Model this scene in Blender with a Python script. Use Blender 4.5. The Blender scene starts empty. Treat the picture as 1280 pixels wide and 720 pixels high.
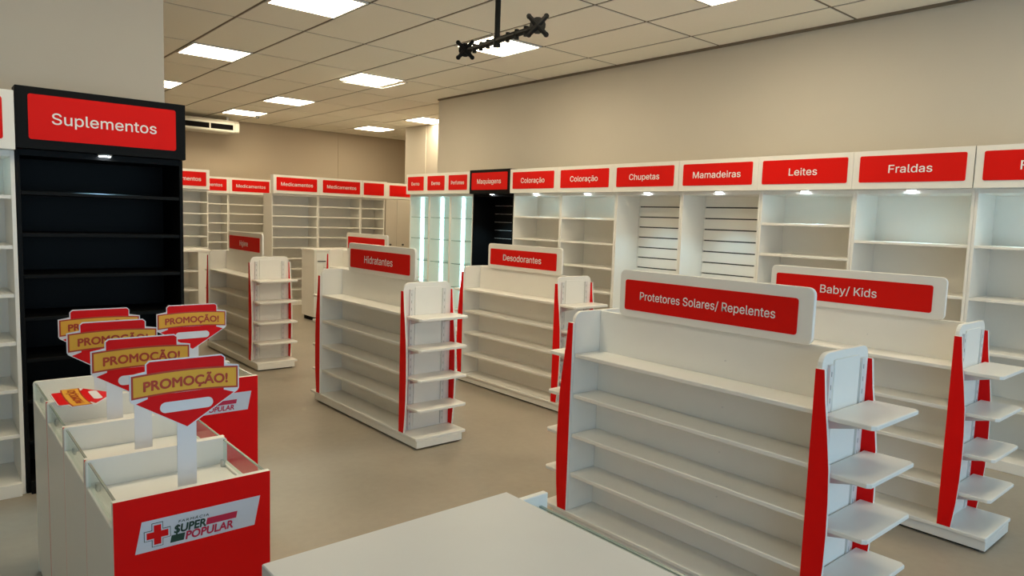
import bpy, math, random
from mathutils import Vector, Matrix

random.seed(4)
SC = bpy.context.scene
COL = SC.collection
H = 1.53          # eye height of the photographer
CEIL = 3.203

# ------------------------------------------------------------------ camera
FPX, YAW, PITCH, ROLL = 874.026, 0.708380548, -0.0973169489, 0.0334734415
f = Vector((math.sin(YAW) * math.cos(PITCH), math.cos(YAW) * math.cos(PITCH), math.sin(PITCH)))
r = Vector((math.cos(YAW), -math.sin(YAW), 0))
u = r.cross(f)
cr, sr = math.cos(ROLL), math.sin(ROLL)
right = cr * r + sr * u
up = -sr * r + cr * u
cam_data = bpy.data.cameras.new('camera')
cam = bpy.data.objects.new('camera', cam_data)
COL.objects.link(cam)
m = Matrix((right, up, -f)).transposed().to_4x4()
m.translation = (0, 0, H)
cam.matrix_world = m
cam_data.sensor_fit = 'HORIZONTAL'
cam_data.sensor_width = 36
cam_data.lens = FPX / 1280 * 36
cam_data.clip_start = 0.05
SC.camera = cam

# ------------------------------------------------------------------ world, daylight, exposure
SC.view_settings.view_transform = 'Standard'
SC.view_settings.look = 'None'
SC.view_settings.gamma = 1
SC.view_settings.use_curve_mapping = False
SC.view_settings.exposure = 0.20
SC.cycles.diffuse_bounces = 8
w = bpy.data.worlds.new('daylight_sky')
SC.world = w
w.use_nodes = True
w.node_tree.nodes['Background'].inputs[0].default_value = (0.50, 0.70, 1.0, 1)
w.node_tree.nodes['Background'].inputs[1].default_value = 0.5
LAMP_COL = (1.0, 0.86, 0.60)
LAMP_POWER = 17
DAY_POWER = 100
DOWN_POWER = 8.0

def area(name, loc, rot, sx, sy, power, col):
    l = bpy.data.lights.new(name, 'AREA')
    l.shape = 'RECTANGLE'; l.size = sx; l.size_y = sy; l.energy = power; l.color = col
    o = bpy.data.objects.new(name, l); COL.objects.link(o)
    o.location = loc; o.rotation_euler = rot
    return o
# daylight entering through the shop-front glazing behind the photographer
area('daylight', (1.85, -2.75, 1.35), (math.radians(90), 0, 0), 7.5, 2.3, DAY_POWER, (0.52, 0.74, 1.0))

# ------------------------------------------------------------------ materials
def mat(name, col, rough=0.45, metal=0.0, spec=0.5, noise=0.0, nscale=6.0, emit=None, estr=0.0, coat=0.0):
    M = bpy.data.materials.new(name); M.use_nodes = True
    nt = M.node_tree; b = nt.nodes['Principled BSDF']
    b.inputs['Base Color'].default_value = (*col, 1)
    b.inputs['Roughness'].default_value = rough
    b.inputs['Metallic'].default_value = metal
    b.inputs['Specular IOR Level'].default_value = spec
    b.inputs['Coat Weight'].default_value = coat
    if emit:
        b.inputs['Emission Color'].default_value = (*emit, 1)
        b.inputs['Emission Strength'].default_value = estr
    if noise:
        tc = nt.nodes.new('ShaderNodeTexCoord'); n = nt.nodes.new('ShaderNodeTexNoise')
        n.inputs['Scale'].default_value = nscale; n.inputs['Detail'].default_value = 6
        nt.links.new(tc.outputs['Object'], n.inputs['Vector'])
        mx = nt.nodes.new('ShaderNodeMix'); mx.data_type = 'RGBA'
        mx.inputs[6].default_value = (*[c * (1 - noise) for c in col], 1)
        mx.inputs[7].default_value = (*[min(1, c * (1 + noise)) for c in col], 1)
        nt.links.new(n.outputs['Fac'], mx.inputs[0])
        nt.links.new(mx.outputs[2], b.inputs['Base Color'])
        bp = nt.nodes.new('ShaderNodeBump'); bp.inputs['Strength'].default_value = 0.03
        nt.links.new(n.outputs['Fac'], bp.inputs['Height'])
        nt.links.new(bp.outputs['Normal'], b.inputs['Normal'])
    return M

WHITE = mat('white_laminate', (0.85, 0.83, 0.78), 0.38, noise=0.015, nscale=14)
GREYWHITE = mat('light_grey_laminate', (0.66, 0.66, 0.655), 0.4, noise=0.015, nscale=14)
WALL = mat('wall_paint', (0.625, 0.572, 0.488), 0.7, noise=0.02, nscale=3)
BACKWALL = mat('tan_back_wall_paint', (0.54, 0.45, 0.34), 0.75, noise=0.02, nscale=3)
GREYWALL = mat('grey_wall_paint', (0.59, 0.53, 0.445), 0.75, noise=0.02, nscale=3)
TILE = mat('ceiling_tile', (0.94, 0.90, 0.80), 0.85, noise=0.02, nscale=40)
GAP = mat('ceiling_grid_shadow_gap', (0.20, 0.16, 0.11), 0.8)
RED = mat('red_laminate', (0.82, 0.003, 0.003), 0.5, noise=0.02, nscale=8, spec=0.15)
SIGNRED = mat('red_acrylic', (0.72, 0.006, 0.003), 0.50, spec=0.15, noise=0.01, nscale=5)
BLACK = mat('black_laminate', (0.004, 0.004, 0.004), 0.5, noise=0.1, nscale=9, spec=0.12)
BLACKMET = mat('black_metal', (0.004, 0.004, 0.004), 0.55, spec=0.2)
DARK = mat('dark_recess', (0.006, 0.005, 0.005), 0.9, spec=0.1)
GROOVE = mat('dark_groove', (0.05, 0.05, 0.05), 0.7)
SLOT = mat('slot_shadow_grey', (0.36, 0.35, 0.34), 0.7)
STEEL = mat('brushed_steel', (0.62, 0.62, 0.62), 0.35, metal=0.9)
RAIL = mat('grey_painted_steel', (0.72, 0.71, 0.69), 0.4, metal=0.0)
LETTER = mat('white_vinyl', (0.86, 0.84, 0.82), 0.5)
YELLOW = mat('yellow_print', (0.84, 0.44, 0.055), 0.5, spec=0.2)
PROMORED = mat('promo_red_print', (0.76, 0.006, 0.008), 0.5, spec=0.15)
BROWNRED = mat('brick_red_print', (0.48, 0.04, 0.008), 0.45)
PAPER = mat('white_board', (0.80, 0.80, 0.84), 0.5)
GREENINK = mat('dark_green_print', (0.006, 0.05, 0.035), 0.5)
CRIMSON = mat('crimson_print', (0.55, 0.008, 0.06), 0.5)
LOGOWHITE = mat('white_logo_ground', (0.66, 0.70, 0.80), 0.5)
PLASTIC = mat('ivory_plastic', (0.72, 0.69, 0.60), 0.4)
LAMP = mat('lit_panel', (0.9, 0.9, 0.85), 0.5, emit=LAMP_COL, estr=LAMP_POWER)
LEDLENS = mat('lit_downlight_lens', (0.9, 0.9, 0.9), 0.4, emit=(0.85, 0.94, 1.0), estr=25)
LEDSTRIP = mat('lit_led_strip', (0.9, 0.9, 0.9), 0.4, emit=(0.45, 0.92, 1.0), estr=5.5)

def floor_mat():
    M = bpy.data.materials.new('polished_cement_floor'); M.use_nodes = True
    nt = M.node_tree; b = nt.nodes['Principled BSDF']
    tc = nt.nodes.new('ShaderNodeTexCoord')
    n1 = nt.nodes.new('ShaderNodeTexNoise'); n1.inputs['Scale'].default_value = 1.6; n1.inputs['Detail'].default_value = 8
    n2 = nt.nodes.new('ShaderNodeTexNoise'); n2.inputs['Scale'].default_value = 22; n2.inputs['Detail'].default_value = 4
    for n in (n1, n2): nt.links.new(tc.outputs['Object'], n.inputs['Vector'])
    ad = nt.nodes.new('ShaderNodeMath'); ad.operation = 'MULTIPLY_ADD'; ad.inputs[1].default_value = 0.35
    nt.links.new(n2.outputs['Fac'], ad.inputs[0]); nt.links.new(n1.outputs['Fac'], ad.inputs[2])
    rp = nt.nodes.new('ShaderNodeValToRGB')
    rp.color_ramp.elements[0].position = 0.35; rp.color_ramp.elements[0].color = (0.285, 0.248, 0.196, 1)
    rp.color_ramp.elements[1].position = 0.95; rp.color_ramp.elements[1].color = (0.37, 0.322, 0.257, 1)
    nt.links.new(ad.outputs[0], rp.inputs['Fac']); nt.links.new(rp.outputs['Color'], b.inputs['Base Color'])
    b.inputs['Roughness'].default_value = 0.42
    b.inputs['Specular IOR Level'].default_value = 0.4
    return M
FLOOR = floor_mat()

def glass_mat(name, tint, refl=0.10):
    M = bpy.data.materials.new(name); M.use_nodes = True
    nt = M.node_tree; nt.nodes.clear()
    out = nt.nodes.new('ShaderNodeOutputMaterial')
    tr = nt.nodes.new('ShaderNodeBsdfTransparent'); tr.inputs[0].default_value = (*tint, 1)
    gl = nt.nodes.new('ShaderNodeBsdfGlossy'); gl.inputs['Roughness'].default_value = 0.03
    lw = nt.nodes.new('ShaderNodeLayerWeight'); pw = nt.nodes.new('ShaderNodeMath'); pw.operation = 'POWER'; pw.inputs[1].default_value = 4
    nt.links.new(lw.outputs['Facing'], pw.inputs[0])
    fr = nt.nodes.new('ShaderNodeMath'); fr.operation = 'MULTIPLY_ADD'; fr.inputs[1].default_value = 0.45; fr.inputs[2].default_value = 0.04
    nt.links.new(pw.outputs[0], fr.inputs[0])
    mx = nt.nodes.new('ShaderNodeMixShader')
    nt.links.new(fr.outputs[0], mx.inputs[0]); nt.links.new(tr.outputs[0], mx.inputs[1])
    nt.links.new(gl.outputs[0], mx.inputs[2]); nt.links.new(mx.outputs[0], out.inputs[0])
    return M
GLASS = glass_mat('clear_glass', (0.93, 0.97, 0.95))
GLASSEDGE = mat('green_glass_edge', (0.30, 0.37, 0.33), 0.15)

# ------------------------------------------------------------------ mesh helpers
class MB:
    def __init__(s): s.v = []; s.f = []; s.m = []
    def box(s, x0, x1, y0, y1, z0, z1, mi=0):
        b = len(s.v)
        s.v += [(x0,y0,z0),(x1,y0,z0),(x1,y1,z0),(x0,y1,z0),(x0,y0,z1),(x1,y0,z1),(x1,y1,z1),(x0,y1,z1)]
        for q in ((0,3,2,1),(4,5,6,7),(0,1,5,4),(1,2,6,5),(2,3,7,6),(3,0,4,7)):
            s.f.append(tuple(b+i for i in q)); s.m.append(mi)
        return s
    def prism(s, pts, a0, a1, axis, mi=0):
        """extrude a 2D outline along an axis: 'x' -> pts are (y,z), 'y' -> (x,z), 'z' -> (x,y)"""
        n = len(pts); b = len(s.v)
        for a in (a0, a1):
            for p in pts:
                s.v.append({'x': (a,p[0],p[1]), 'y': (p[0],a,p[1]), 'z': (p[0],p[1],a)}[axis])
        s.f.append(tuple(b+i for i in range(n))); s.m.append(mi)
        s.f.append(tuple(b+n+i for i in reversed(range(n)))); s.m.append(mi)
        for i in range(n):
            j = (i+1) % n
            s.f.append((b+i, b+n+i, b+n+j, b+j)); s.m.append(mi)
        return s
    def tube(s, p0, p1, rad, n=14, rad1=None, mi=0):
        p0 = Vector(p0); p1 = Vector(p1); d = (p1-p0).normalized()
        a = d.orthogonal().normalized(); c = d.cross(a); b = len(s.v)
        for p, rr in ((p0, rad), (p1, rad if rad1 is None else rad1)):
            for i in range(n):
                t = 2*math.pi*i/n
                s.v.append(tuple(p + rr*(math.cos(t)*a + math.sin(t)*c)))
        s.f.append(tuple(b+i for i in reversed(range(n)))); s.m.append(mi)
        s.f.append(tuple(b+n+i for i in range(n))); s.m.append(mi)
        for i in range(n):
            j = (i+1) % n
            s.f.append((b+i, b+j, b+n+j, b+n+i)); s.m.append(mi)
        return s
    def xform(s, M):
        s.v = [tuple(M @ Vector(p)) for p in s.v]; return s
    def build(s, name, mats, parent=None, bevel=0.0, seg=1):
        me = bpy.data.meshes.new(name)
        me.from_pydata(s.v, [], s.f)
        if not isinstance(mats, (list, tuple)): mats = [mats]
        for q in mats: me.materials.append(q)
        for p, mi in zip(me.polygons, s.m): p.material_index = mi
        import bmesh
        bm = bmesh.new(); bm.from_mesh(me); bmesh.ops.recalc_face_normals(bm, faces=bm.faces)
        bm.to_mesh(me); bm.free()
        o = bpy.data.objects.new(name, me); COL.objects.link(o)
        if parent: o.parent = parent
        if bevel:
            bv = o.modifiers.new('bevel', 'BEVEL'); bv.width = bevel; bv.segments = seg; bv.limit_method = 'ANGLE'
            bv.angle_limit = math.radians(50)
        return o

def rrect(x0, x1, y0, y1, r, n=5, corners=(1,1,1,1)):
    """rounded rectangle outline, corners order: bl, br, tr, tl"""
    pts = []
    for (cx, cy, a0, on, px, py) in ((x0+r,y0+r,180,corners[0],x0,y0),(x1-r,y0+r,270,corners[1],x1,y0),
                                     (x1-r,y1-r,0,corners[2],x1,y1),(x0+r,y1-r,90,corners[3],x0,y1)):
        if not on: pts.append((px,py)); continue
        for i in range(n+1):
            a = math.radians(a0 + 90*i/n)
            pts.append((cx+r*math.cos(a), cy+r*math.sin(a)))
    return pts

def empty(name, loc, label, cat, group=None, rz=0):
    o = bpy.data.objects.new(name, None); COL.objects.link(o)
    o.empty_display_size = 0.1
    o.location = loc; o.rotation_euler = (0, 0, rz)
    o['label'] = label; o['category'] = cat
    if group: o['group'] = group
    return o

def structure(o):
    o['kind'] = 'structure'; return o

# outlines of the sign lettering: advance width, then closed contours (capital height 509)
GLYPHS = {
 '/': (249, ['235,533 71,-76 14,-76 178,533']),
 'B': (456, ['60,0 60,509 241,509 274,507 304,501 329,491 350,477 367,461 381,442 390,421 396,398 398,374 397,353 393,336 387,320 356,286 315,267 315,262 331,260 347,254 363,245 378,234 391,220 402,203 411,184 416,161 418,136 416,111 410,88 400,67 386,48 368,31 344,18 317,8 284,2 247,0', '125,57 245,57 281,60 309,67 330,80 344,96 353,115 355,137 354,153 350,169 342,184 333,197 320,209 306,218 289,225 269,229 248,231 125,231', '125,285 238,285 288,296 302,304 314,314 323,326 330,340 335,355 336,372 333,393 326,412 313,429 294,442 270,449 240,452 125,452']),
 'C': (510, ['267,-7 225,-3 186,7 150,25 119,49 92,79 70,115 53,157 44,203 40,254 44,305 53,352 70,393 92,429 119,459 150,484 186,501 225,512 267,516 340,504 362,496 383,485 402,471 419,456 435,438 448,418 459,397 467,373 473,348 408,348 389,395 357,428 315,449 267,456 237,453 209,445 184,432 161,414 141,391 125,364 113,332 106,295 103,254 106,213 113,177 125,145 141,117 161,94 184,76 210,63 237,56 267,53 315,60 357,81 389,114 408,160 473,160 467,135 459,112 448,91 435,71 420,53 402,38 383,24 363,13 341,5 317,-2 293,-6']),
 'D': (502, ['219,0 96,0 96,57 215,57 254,60 288,68 318,81 343,99 363,122 379,149 390,181 397,216 399,255 397,294 390,329 379,361 364,388 344,410 320,428 291,441 258,449 221,452 93,452 93,509 225,509 273,505 315,495 353,478 385,455 412,426 433,391 449,351 458,306 462,255 458,205 449,159 433,119 411,83 384,54 351,31 312,14 268,3', '125,509 125,0 60,0 60,509']),
 'F': (410, ['60,0 60,509 369,509 369,452 125,452 125,278 346,278 346,221 125,221 125,0']),
 'H': (517, ['60,0 60,509 125,509 125,289 392,289 392,509 457,509 457,0 392,0 392,232 125,232 125,0']),
 'K': (467, ['60,0 60,509 125,509 125,246 364,509 448,509 240,283 449,0 372,0 196,236 125,157 125,0']),
 'L': (393, ['60,0 60,509 125,509 125,57 361,57 361,0']),
 'M': (628, ['60,0 60,509 152,509 277,187 287,159 299,123 311,84 322,49 307,49 318,83 330,121 342,158 352,187 476,509 568,509 568,0 504,0 504,291 504,327 505,369 506,413 507,457 513,457 498,409 482,363 467,322 456,291 342,0 286,0 170,291 159,321 145,361 129,408 112,457 119,457 120,416 121,372 122,328 122,291 122,0']),
 'P': (445, ['60,0 60,509 235,509 272,506 305,499 332,487 356,471 375,452 390,430 400,404 407,377 409,348 407,318 400,291 390,265 375,243 356,223 332,207 305,195 272,188 235,186 109,186 109,242 233,242 257,244 279,248 297,256 312,266 324,279 333,294 339,310 343,328 344,348 343,367 339,385 333,402 324,416 312,428 297,439 279,446 257,451 232,452 125,452 125,0']),
 'R': (449, ['60,0 60,509 236,509 273,506 305,500 333,489 356,473 376,455 390,433 401,408 407,381 409,352 407,323 401,296 390,271 376,250 356,232 333,217 305,206 273,200 236,198 96,198 96,255 234,255 258,256 280,260 298,267 313,276 325,287 334,300 340,316 344,333 345,352 344,371 340,389 334,405 325,419 313,430 298,440 279,446 258,451 233,452 125,452 125,0', '353,0 230,229 303,229 428,0']),
 'S': (447, ['224,-9 188,-7 156,-1 128,9 102,23 81,40 64,60 51,83 42,109 38,137 104,137 108,118 114,102 123,88 136,76 150,66 166,59 224,49 246,50 267,54 286,60 303,69 317,79 329,92 338,106 344,122 346,139 344,154 340,168 332,179 296,205 245,222 184,239 145,253 112,269 86,289 67,313 56,341 52,372 54,400 62,425 75,448 92,468 113,484 138,498 165,508 195,514 227,516 259,514 289,508 316,498 340,484 360,468 377,449 390,427 398,403 401,378 337,378 332,402 320,421 302,437 280,449 254,456 225,459 204,457 185,454 167,448 152,440 139,430 129,418 121,405 117,391 115,376 117,359 122,345 131,334 169,308 212,293 264,279 312,264 359,238 395,198 402,180 407,161 408,139 406,112 399,87 386,64 370,43 349,25 323,11 294,0 261,-7']),
 'a': (389, ['160,-9 137,-7 115,-3 94,5 76,15 60,29 48,45 38,63 32,84 30,108 32,128 36,146 43,161 53,174 64,184 78,193 125,211 178,220 234,227 265,235 271,240 274,246 276,255 276,257 267,297 240,322 196,331 149,322 118,301 100,274 41,291 51,313 64,331 79,346 95,358 114,368 133,375 194,384 239,379 286,360 300,350 312,336 322,320 330,301 335,278 337,251 337,0 277,0 277,52 272,52 252,25 215,1', '170,45 192,47 211,51 228,59 242,68 254,80 263,93 270,108 274,122 276,138 276,190 259,182 231,176 200,171 175,168 134,159 103,139 97,130 93,118 92,105 102,72 130,52']),
 'b': (424, ['229,-8 208,-7 189,-3 172,4 138,31 118,59 112,59 112,0 53,0 53,509 114,509 114,319 118,319 137,346 171,373 188,379 207,383 229,384 259,382 287,374 313,361 335,342 354,320 370,293 381,261 388,227 390,189 388,151 381,116 370,84 355,57 336,34 313,16 288,3 260,-6', '220,47 242,49 262,55 279,66 294,80 306,97 316,117 323,139 327,163 328,189 327,215 323,239 316,261 307,281 295,298 280,311 262,322 243,328 220,330 198,328 178,322 161,312 147,299 134,282 125,263 118,241 114,216 113,189 114,162 118,138 125,115 135,95 147,78 162,65 179,55 198,49']),
 'c': (396, ['207,-8 174,-5 144,3 117,16 93,35 72,58 56,85 44,116 37,150 34,187 37,225 44,260 56,291 72,318 93,341 117,360 144,374 174,382 207,384 260,377 305,356 340,322 362,277 303,262 290,289 270,311 242,325 207,330 184,328 163,321 145,310 130,296 118,278 108,258 102,236 98,212 96,187 98,163 102,139 108,117 118,97 130,80 145,66 163,55 184,49 207,46 243,52 271,66 292,89 304,117 363,102 341,56 306,21 261,-1']),
 'd': (424, ['195,-8 165,-6 137,3 111,16 89,34 70,57 55,84 43,116 36,151 34,189 36,227 43,261 55,293 70,320 89,342 112,361 137,374 165,382 196,384 218,383 237,379 253,373 287,346 306,319 311,319 311,509 372,509 372,0 313,0 313,59 307,59 287,31 252,4 236,-3 217,-7', '205,47 226,49 246,55 263,65 278,78 290,95 299,115 306,138 310,162 312,189 310,216 306,241 300,263 290,282 278,299 263,312 246,322 227,328 205,330 182,328 162,322 145,311 130,298 118,281 108,261 102,239 98,215 96,189 98,163 102,139 109,117 118,97 130,80 145,66 162,55 182,49']),
 'e': (404, ['212,-8 177,-5 145,3 117,16 92,35 72,58 56,85 44,116 37,150 34,187 36,224 44,258 55,290 71,317 91,340 115,359 142,373 172,382 205,384 266,374 285,366 303,355 319,341 334,324 347,305 357,282 365,256 370,227 371,194 371,169 75,169 75,221 338,221 310,202 308,226 304,248 298,269 288,286 277,301 263,314 246,323 227,328 205,330 183,328 164,323 146,313 131,301 119,286 109,270 102,251 97,231 96,211 96,178 98,151 102,127 110,106 121,88 135,73 151,61 169,53 190,48 212,46 254,53 285,73 306,105 365,91 358,72 348,55 335,39 320,26 302,14 283,4 261,-3 237,-7']),
 'f': (254, ['81,0 81,327 6,327 6,379 81,379 81,432 82,452 87,470 96,486 107,499 120,510 135,519 187,530 222,527 243,521 227,468 215,472 195,474 178,472 164,468 154,460 147,449 143,435 142,419 142,379 228,379 228,327 142,327 142,0']),
 'g': (425, ['207,-151 180,-149 156,-146 134,-140 82,-110 51,-69 101,-41 122,-66 154,-88 207,-97 236,-95 261,-87 282,-75 298,-58 308,-34 311,-6 311,68 306,68 287,41 252,16 236,10 217,6 195,5 165,7 138,14 113,27 90,43 71,65 55,90 43,120 36,154 34,191 36,229 43,263 55,293 71,320 90,342 112,361 138,374 166,382 196,384 218,383 237,379 253,373 288,346 308,319 313,319 313,379 372,379 372,-9 370,-40 363,-67 350,-90 334,-109 314,-124 291,-136 265,-144 237,-149', '205,59 227,61 246,66 264,75 278,87 290,103 300,121 307,142 311,166 312,193 311,219 307,242 300,264 291,283 279,299 264,312 247,322 227,328 205,330 182,328 163,322 145,312 130,298 118,282 109,262 102,241 98,218 96,193 98,167 102,144 109,123 118,104 131,88 145,76 163,66 183,61']),
 'h': (410, ['114,227 114,0 53,0 53,509 114,509 114,287 102,287 116,319 132,344 152,362 175,374 200,382 227,384 252,383 275,377 295,369 313,356 328,340 341,321 350,298 355,271 357,240 357,0 296,0 296,235 293,263 286,286 273,304 256,318 235,326 210,329 192,328 176,324 161,317 147,308 136,297 126,283 119,266 115,248']),
 'i': (167, ['53,0 53,379 114,379 114,0', '84,443 73,444 63,448 54,455 47,463 43,472 41,483 43,494 47,504 54,512 63,518 73,522 84,524 95,522 105,518 114,512 121,504 125,494 126,483 125,472 121,463 114,455 105,448 95,444']),
 'l': (189, ['139,-2 112,0 91,8 74,20 62,37 55,59 53,84 53,509 114,509 114,99 120,62 126,57 135,53 146,52 160,53 170,54 181,3 162,-1']),
 'm': (610, ['53,0 53,379 112,379 112,295 108,295 114,314 122,331 132,346 172,376 219,386 245,383 268,375 287,361 303,342 314,320 321,295 312,295 318,312 326,329 337,343 381,375 437,386 458,385 478,380 497,372 514,361 529,346 541,328 550,307 555,283 557,255 557,0 496,0 496,254 493,279 485,298 473,313 456,323 438,329 419,330 402,329 387,326 374,320 345,290 335,247 335,0 274,0 274,260 272,280 265,297 253,311 238,322 220,328 199,330 158,320 145,312 135,302 126,289 119,274 115,257 114,238 114,0']),
 'n': (410, ['114,227 114,0 53,0 53,379 112,379 112,287 102,287 116,319 132,344 152,362 175,374 200,382 227,384 252,383 275,377 295,369 313,356 328,340 341,321 350,298 355,271 357,240 357,0 296,0 296,235 293,263 286,286 273,304 256,318 235,326 210,329 192,328 176,324 161,317 147,308 136,297 126,283 119,266 115,248']),
 'o': (415, ['207,-8 174,-5 144,3 117,16 93,35 72,58 56,85 44,116 37,150 34,187 37,225 44,260 56,291 72,318 93,341 117,360 144,374 174,382 207,384 241,382 271,374 299,360 323,341 343,318 359,291 371,260 379,225 381,187 379,150 371,116 359,85 343,58 323,35 299,16 271,3 241,-5', '207,46 231,49 252,55 270,66 285,80 298,97 307,117 314,139 318,163 319,187 318,212 314,236 307,258 298,278 285,296 270,310 252,321 231,328 207,330 184,328 163,321 145,310 130,296 118,278 108,258 102,236 98,212 96,187 98,163 102,139 108,117 118,97 130,80 145,66 163,55 184,49']),
 'p': (424, ['53,-143 53,379 112,379 112,319 118,319 137,346 171,373 188,379 207,383 229,384 259,382 287,374 313,361 335,342 354,320 370,293 381,261 388,227 390,189 388,151 381,116 370,84 355,57 336,34 313,16 288,3 260,-6 229,-8 208,-7 189,-3 173,4 138,31 118,59 114,59 114,-143', '220,47 242,49 262,55 279,66 294,80 306,97 316,117 323,139 327,163 328,189 327,215 323,239 316,261 307,281 295,298 280,311 262,322 243,328 220,330 198,328 178,322 161,312 147,299 134,282 125,263 118,241 114,216 113,189 114,162 118,138 125,115 135,95 147,78 162,65 179,55 198,49']),
 'q': (424, ['372,-143 311,-143 311,59 306,59 287,31 252,4 236,-3 217,-7 195,-8 165,-6 137,3 111,16 89,34 70,57 55,84 43,116 36,151 34,189 36,227 43,261 55,293 70,320 89,342 112,361 137,374 165,382 196,384 218,383 237,379 253,373 287,346 307,319 313,319 313,379 372,379', '205,47 226,49 246,55 263,65 278,78 290,95 299,115 306,138 310,162 312,189 310,216 306,241 300,263 290,282 278,299 263,312 246,322 227,328 205,330 182,328 162,322 145,311 130,298 118,281 108,261 102,239 98,215 96,189 98,163 102,139 109,117 118,97 130,80 145,66 162,55 182,49']),
 'r': (259, ['53,0 53,379 112,379 112,321 115,321 124,339 137,354 152,367 171,377 191,383 213,385 229,384 243,384 243,322 230,324 207,326 190,324 174,321 159,315 146,306 135,296 126,284 119,269 115,254 114,237 114,0']),
 's': (365, ['182,-8 157,-7 133,-3 112,3 93,12 76,24 62,38 50,54 41,73 36,94 94,107 101,87 111,72 124,60 141,52 160,47 181,45 206,47 227,53 244,62 258,74 265,88 268,103 266,115 262,126 254,136 243,144 229,150 212,155 149,170 118,180 92,192 72,208 58,227 50,249 47,274 49,295 55,314 65,332 79,347 95,360 115,370 137,378 161,383 187,384 212,383 234,379 254,372 271,363 286,352 299,339 324,290 268,277 262,291 254,304 243,316 228,325 210,331 187,333 166,331 147,326 131,317 119,305 111,292 109,277 110,264 115,253 124,243 172,223 229,209 261,200 287,187 306,171 320,153 328,131 331,107 329,85 323,65 312,47 298,31 281,18 260,6 236,-2 210,-7']),
 't': (227, ['65,471 126,471 126,379 204,379 204,327 126,327 126,98 127,83 130,70 136,61 144,55 156,51 170,50 185,51 202,54 213,2 192,-3 168,-4 138,-1 113,7 92,21 77,41 68,64 65,93 65,327 6,327 6,379 65,379']),
 'u': (410, ['182,-5 158,-3 135,2 115,11 97,23 82,39 69,59 60,82 54,109 53,139 53,379 114,379 114,144 116,117 124,94 137,75 154,61 175,53 200,50 218,51 234,55 249,62 263,71 274,83 283,97 290,113 295,132 296,153 296,379 357,379 357,0 298,0 298,92 307,92 294,60 277,35 257,17 234,5 209,-3']),
 'y': (389, ['47,-139 61,-86 71,-87 104,-89 130,-74 151,-36 163,-1 17,379 84,379 165,155 187,87 206,21 184,21 202,87 224,155 305,379 371,379 204,-58 177,-107 139,-136 91,-145 65,-143']),
 'ã': (389, ['160,-9 137,-7 115,-3 94,5 76,15 60,29 48,45 38,63 32,84 30,108 32,128 36,146 43,161 53,174 64,184 78,193 125,211 178,220 234,227 265,235 271,240 274,246 276,255 276,257 267,297 240,322 196,331 149,322 118,301 100,274 41,291 51,313 64,331 79,346 95,358 114,368 133,375 194,384 239,379 286,360 300,350 312,336 322,320 330,301 335,278 337,251 337,0 277,0 277,52 272,52 252,25 215,1', '170,45 192,47 211,51 228,59 242,68 254,80 263,93 270,108 274,122 276,138 276,190 259,182 231,176 200,171 175,168 134,159 103,139 97,130 93,118 92,105 102,72 130,52', '234,446 209,450 186,460 166,470 151,475 138,466 133,448 90,448 92,467 97,484 104,498 115,509 128,516 145,518 170,514 191,504 210,494 227,490 240,496 247,517 288,517 286,497 281,480 273,466 263,455 249,448']),
 'ç': (396, ['207,-8 174,-5 144,3 117,16 93,35 72,58 56,85 44,116 37,150 34,187 37,225 44,260 56,291 72,318 93,341 117,360 144,374 174,382 207,384 260,377 305,356 340,322 362,277 303,262 290,289 270,311 242,325 207,330 184,328 163,321 145,310 130,296 118,278 108,258 102,236 98,212 96,187 98,163 102,139 108,117 118,97 130,80 145,66 163,55 184,49 207,46 243,52 271,66 292,89 304,117 363,102 341,56 306,21 261,-1', '169,-143 169,-107 210,-107 236,-102 243,-84 236,-67 210,-62 182,-62 188,-13 224,-13 224,-29 244,-32 261,-36 273,-44 282,-54 287,-68 289,-85 287,-103 280,-118 270,-129 254,-136 234,-141 210,-143']),
}

def sans_mesh(body):
    cu = bpy.data.curves.new('outline', 'CURVE'); cu.dimensions = '2D'; cu.fill_mode = 'FRONT'
    x = 0
    for ch in body:
        if ch == ' ': x += 190; continue
        a, cs = GLYPHS[ch]
        for c in cs:
            pts = [tuple(map(float, q.split(','))) for q in c.split(' ')]
            sp = cu.splines.new('POLY'); sp.points.add(len(pts)-1); sp.use_cyclic_u = True
            for p, (px_, py_) in zip(sp.points, pts): p.co = ((px_+x)*0.001, py_*0.001, 0, 1)
        x += a
    to = bpy.data.objects.new('outline', cu); COL.objects.link(to)
    dg = bpy.context.evaluated_depsgraph_get()
    me = bpy.data.meshes.new_from_object(to.evaluated_get(dg))
    bpy.data.objects.remove(to); bpy.data.curves.remove(cu)
    return me

def bold_mesh(me, d):
    """heavier lettering: the same flat outline laid down again at small offsets"""
    vs = [tuple(v.co) for v in me.vertices]; fs = [tuple(p.vertices) for p in me.polygons]
    V, F = [], []
    for ox, oy in ((0,0),(d,0),(-d,0),(0,d),(0,-d),(d*0.7,d*0.7),(-d*0.7,d*0.7),(d*0.7,-d*0.7),(-d*0.7,-d*0.7)):
        b = len(V); z = 0.0004*b/max(1,len(vs))
        V += [(x+ox, y+oy, z) for x, y, _ in vs]; F += [tuple(i+b for i in q) for q in fs]
    out = bpy.data.meshes.new('lettering'); out.from_pydata(V, [], F)
    bpy.data.meshes.remove(me)
    return out

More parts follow.
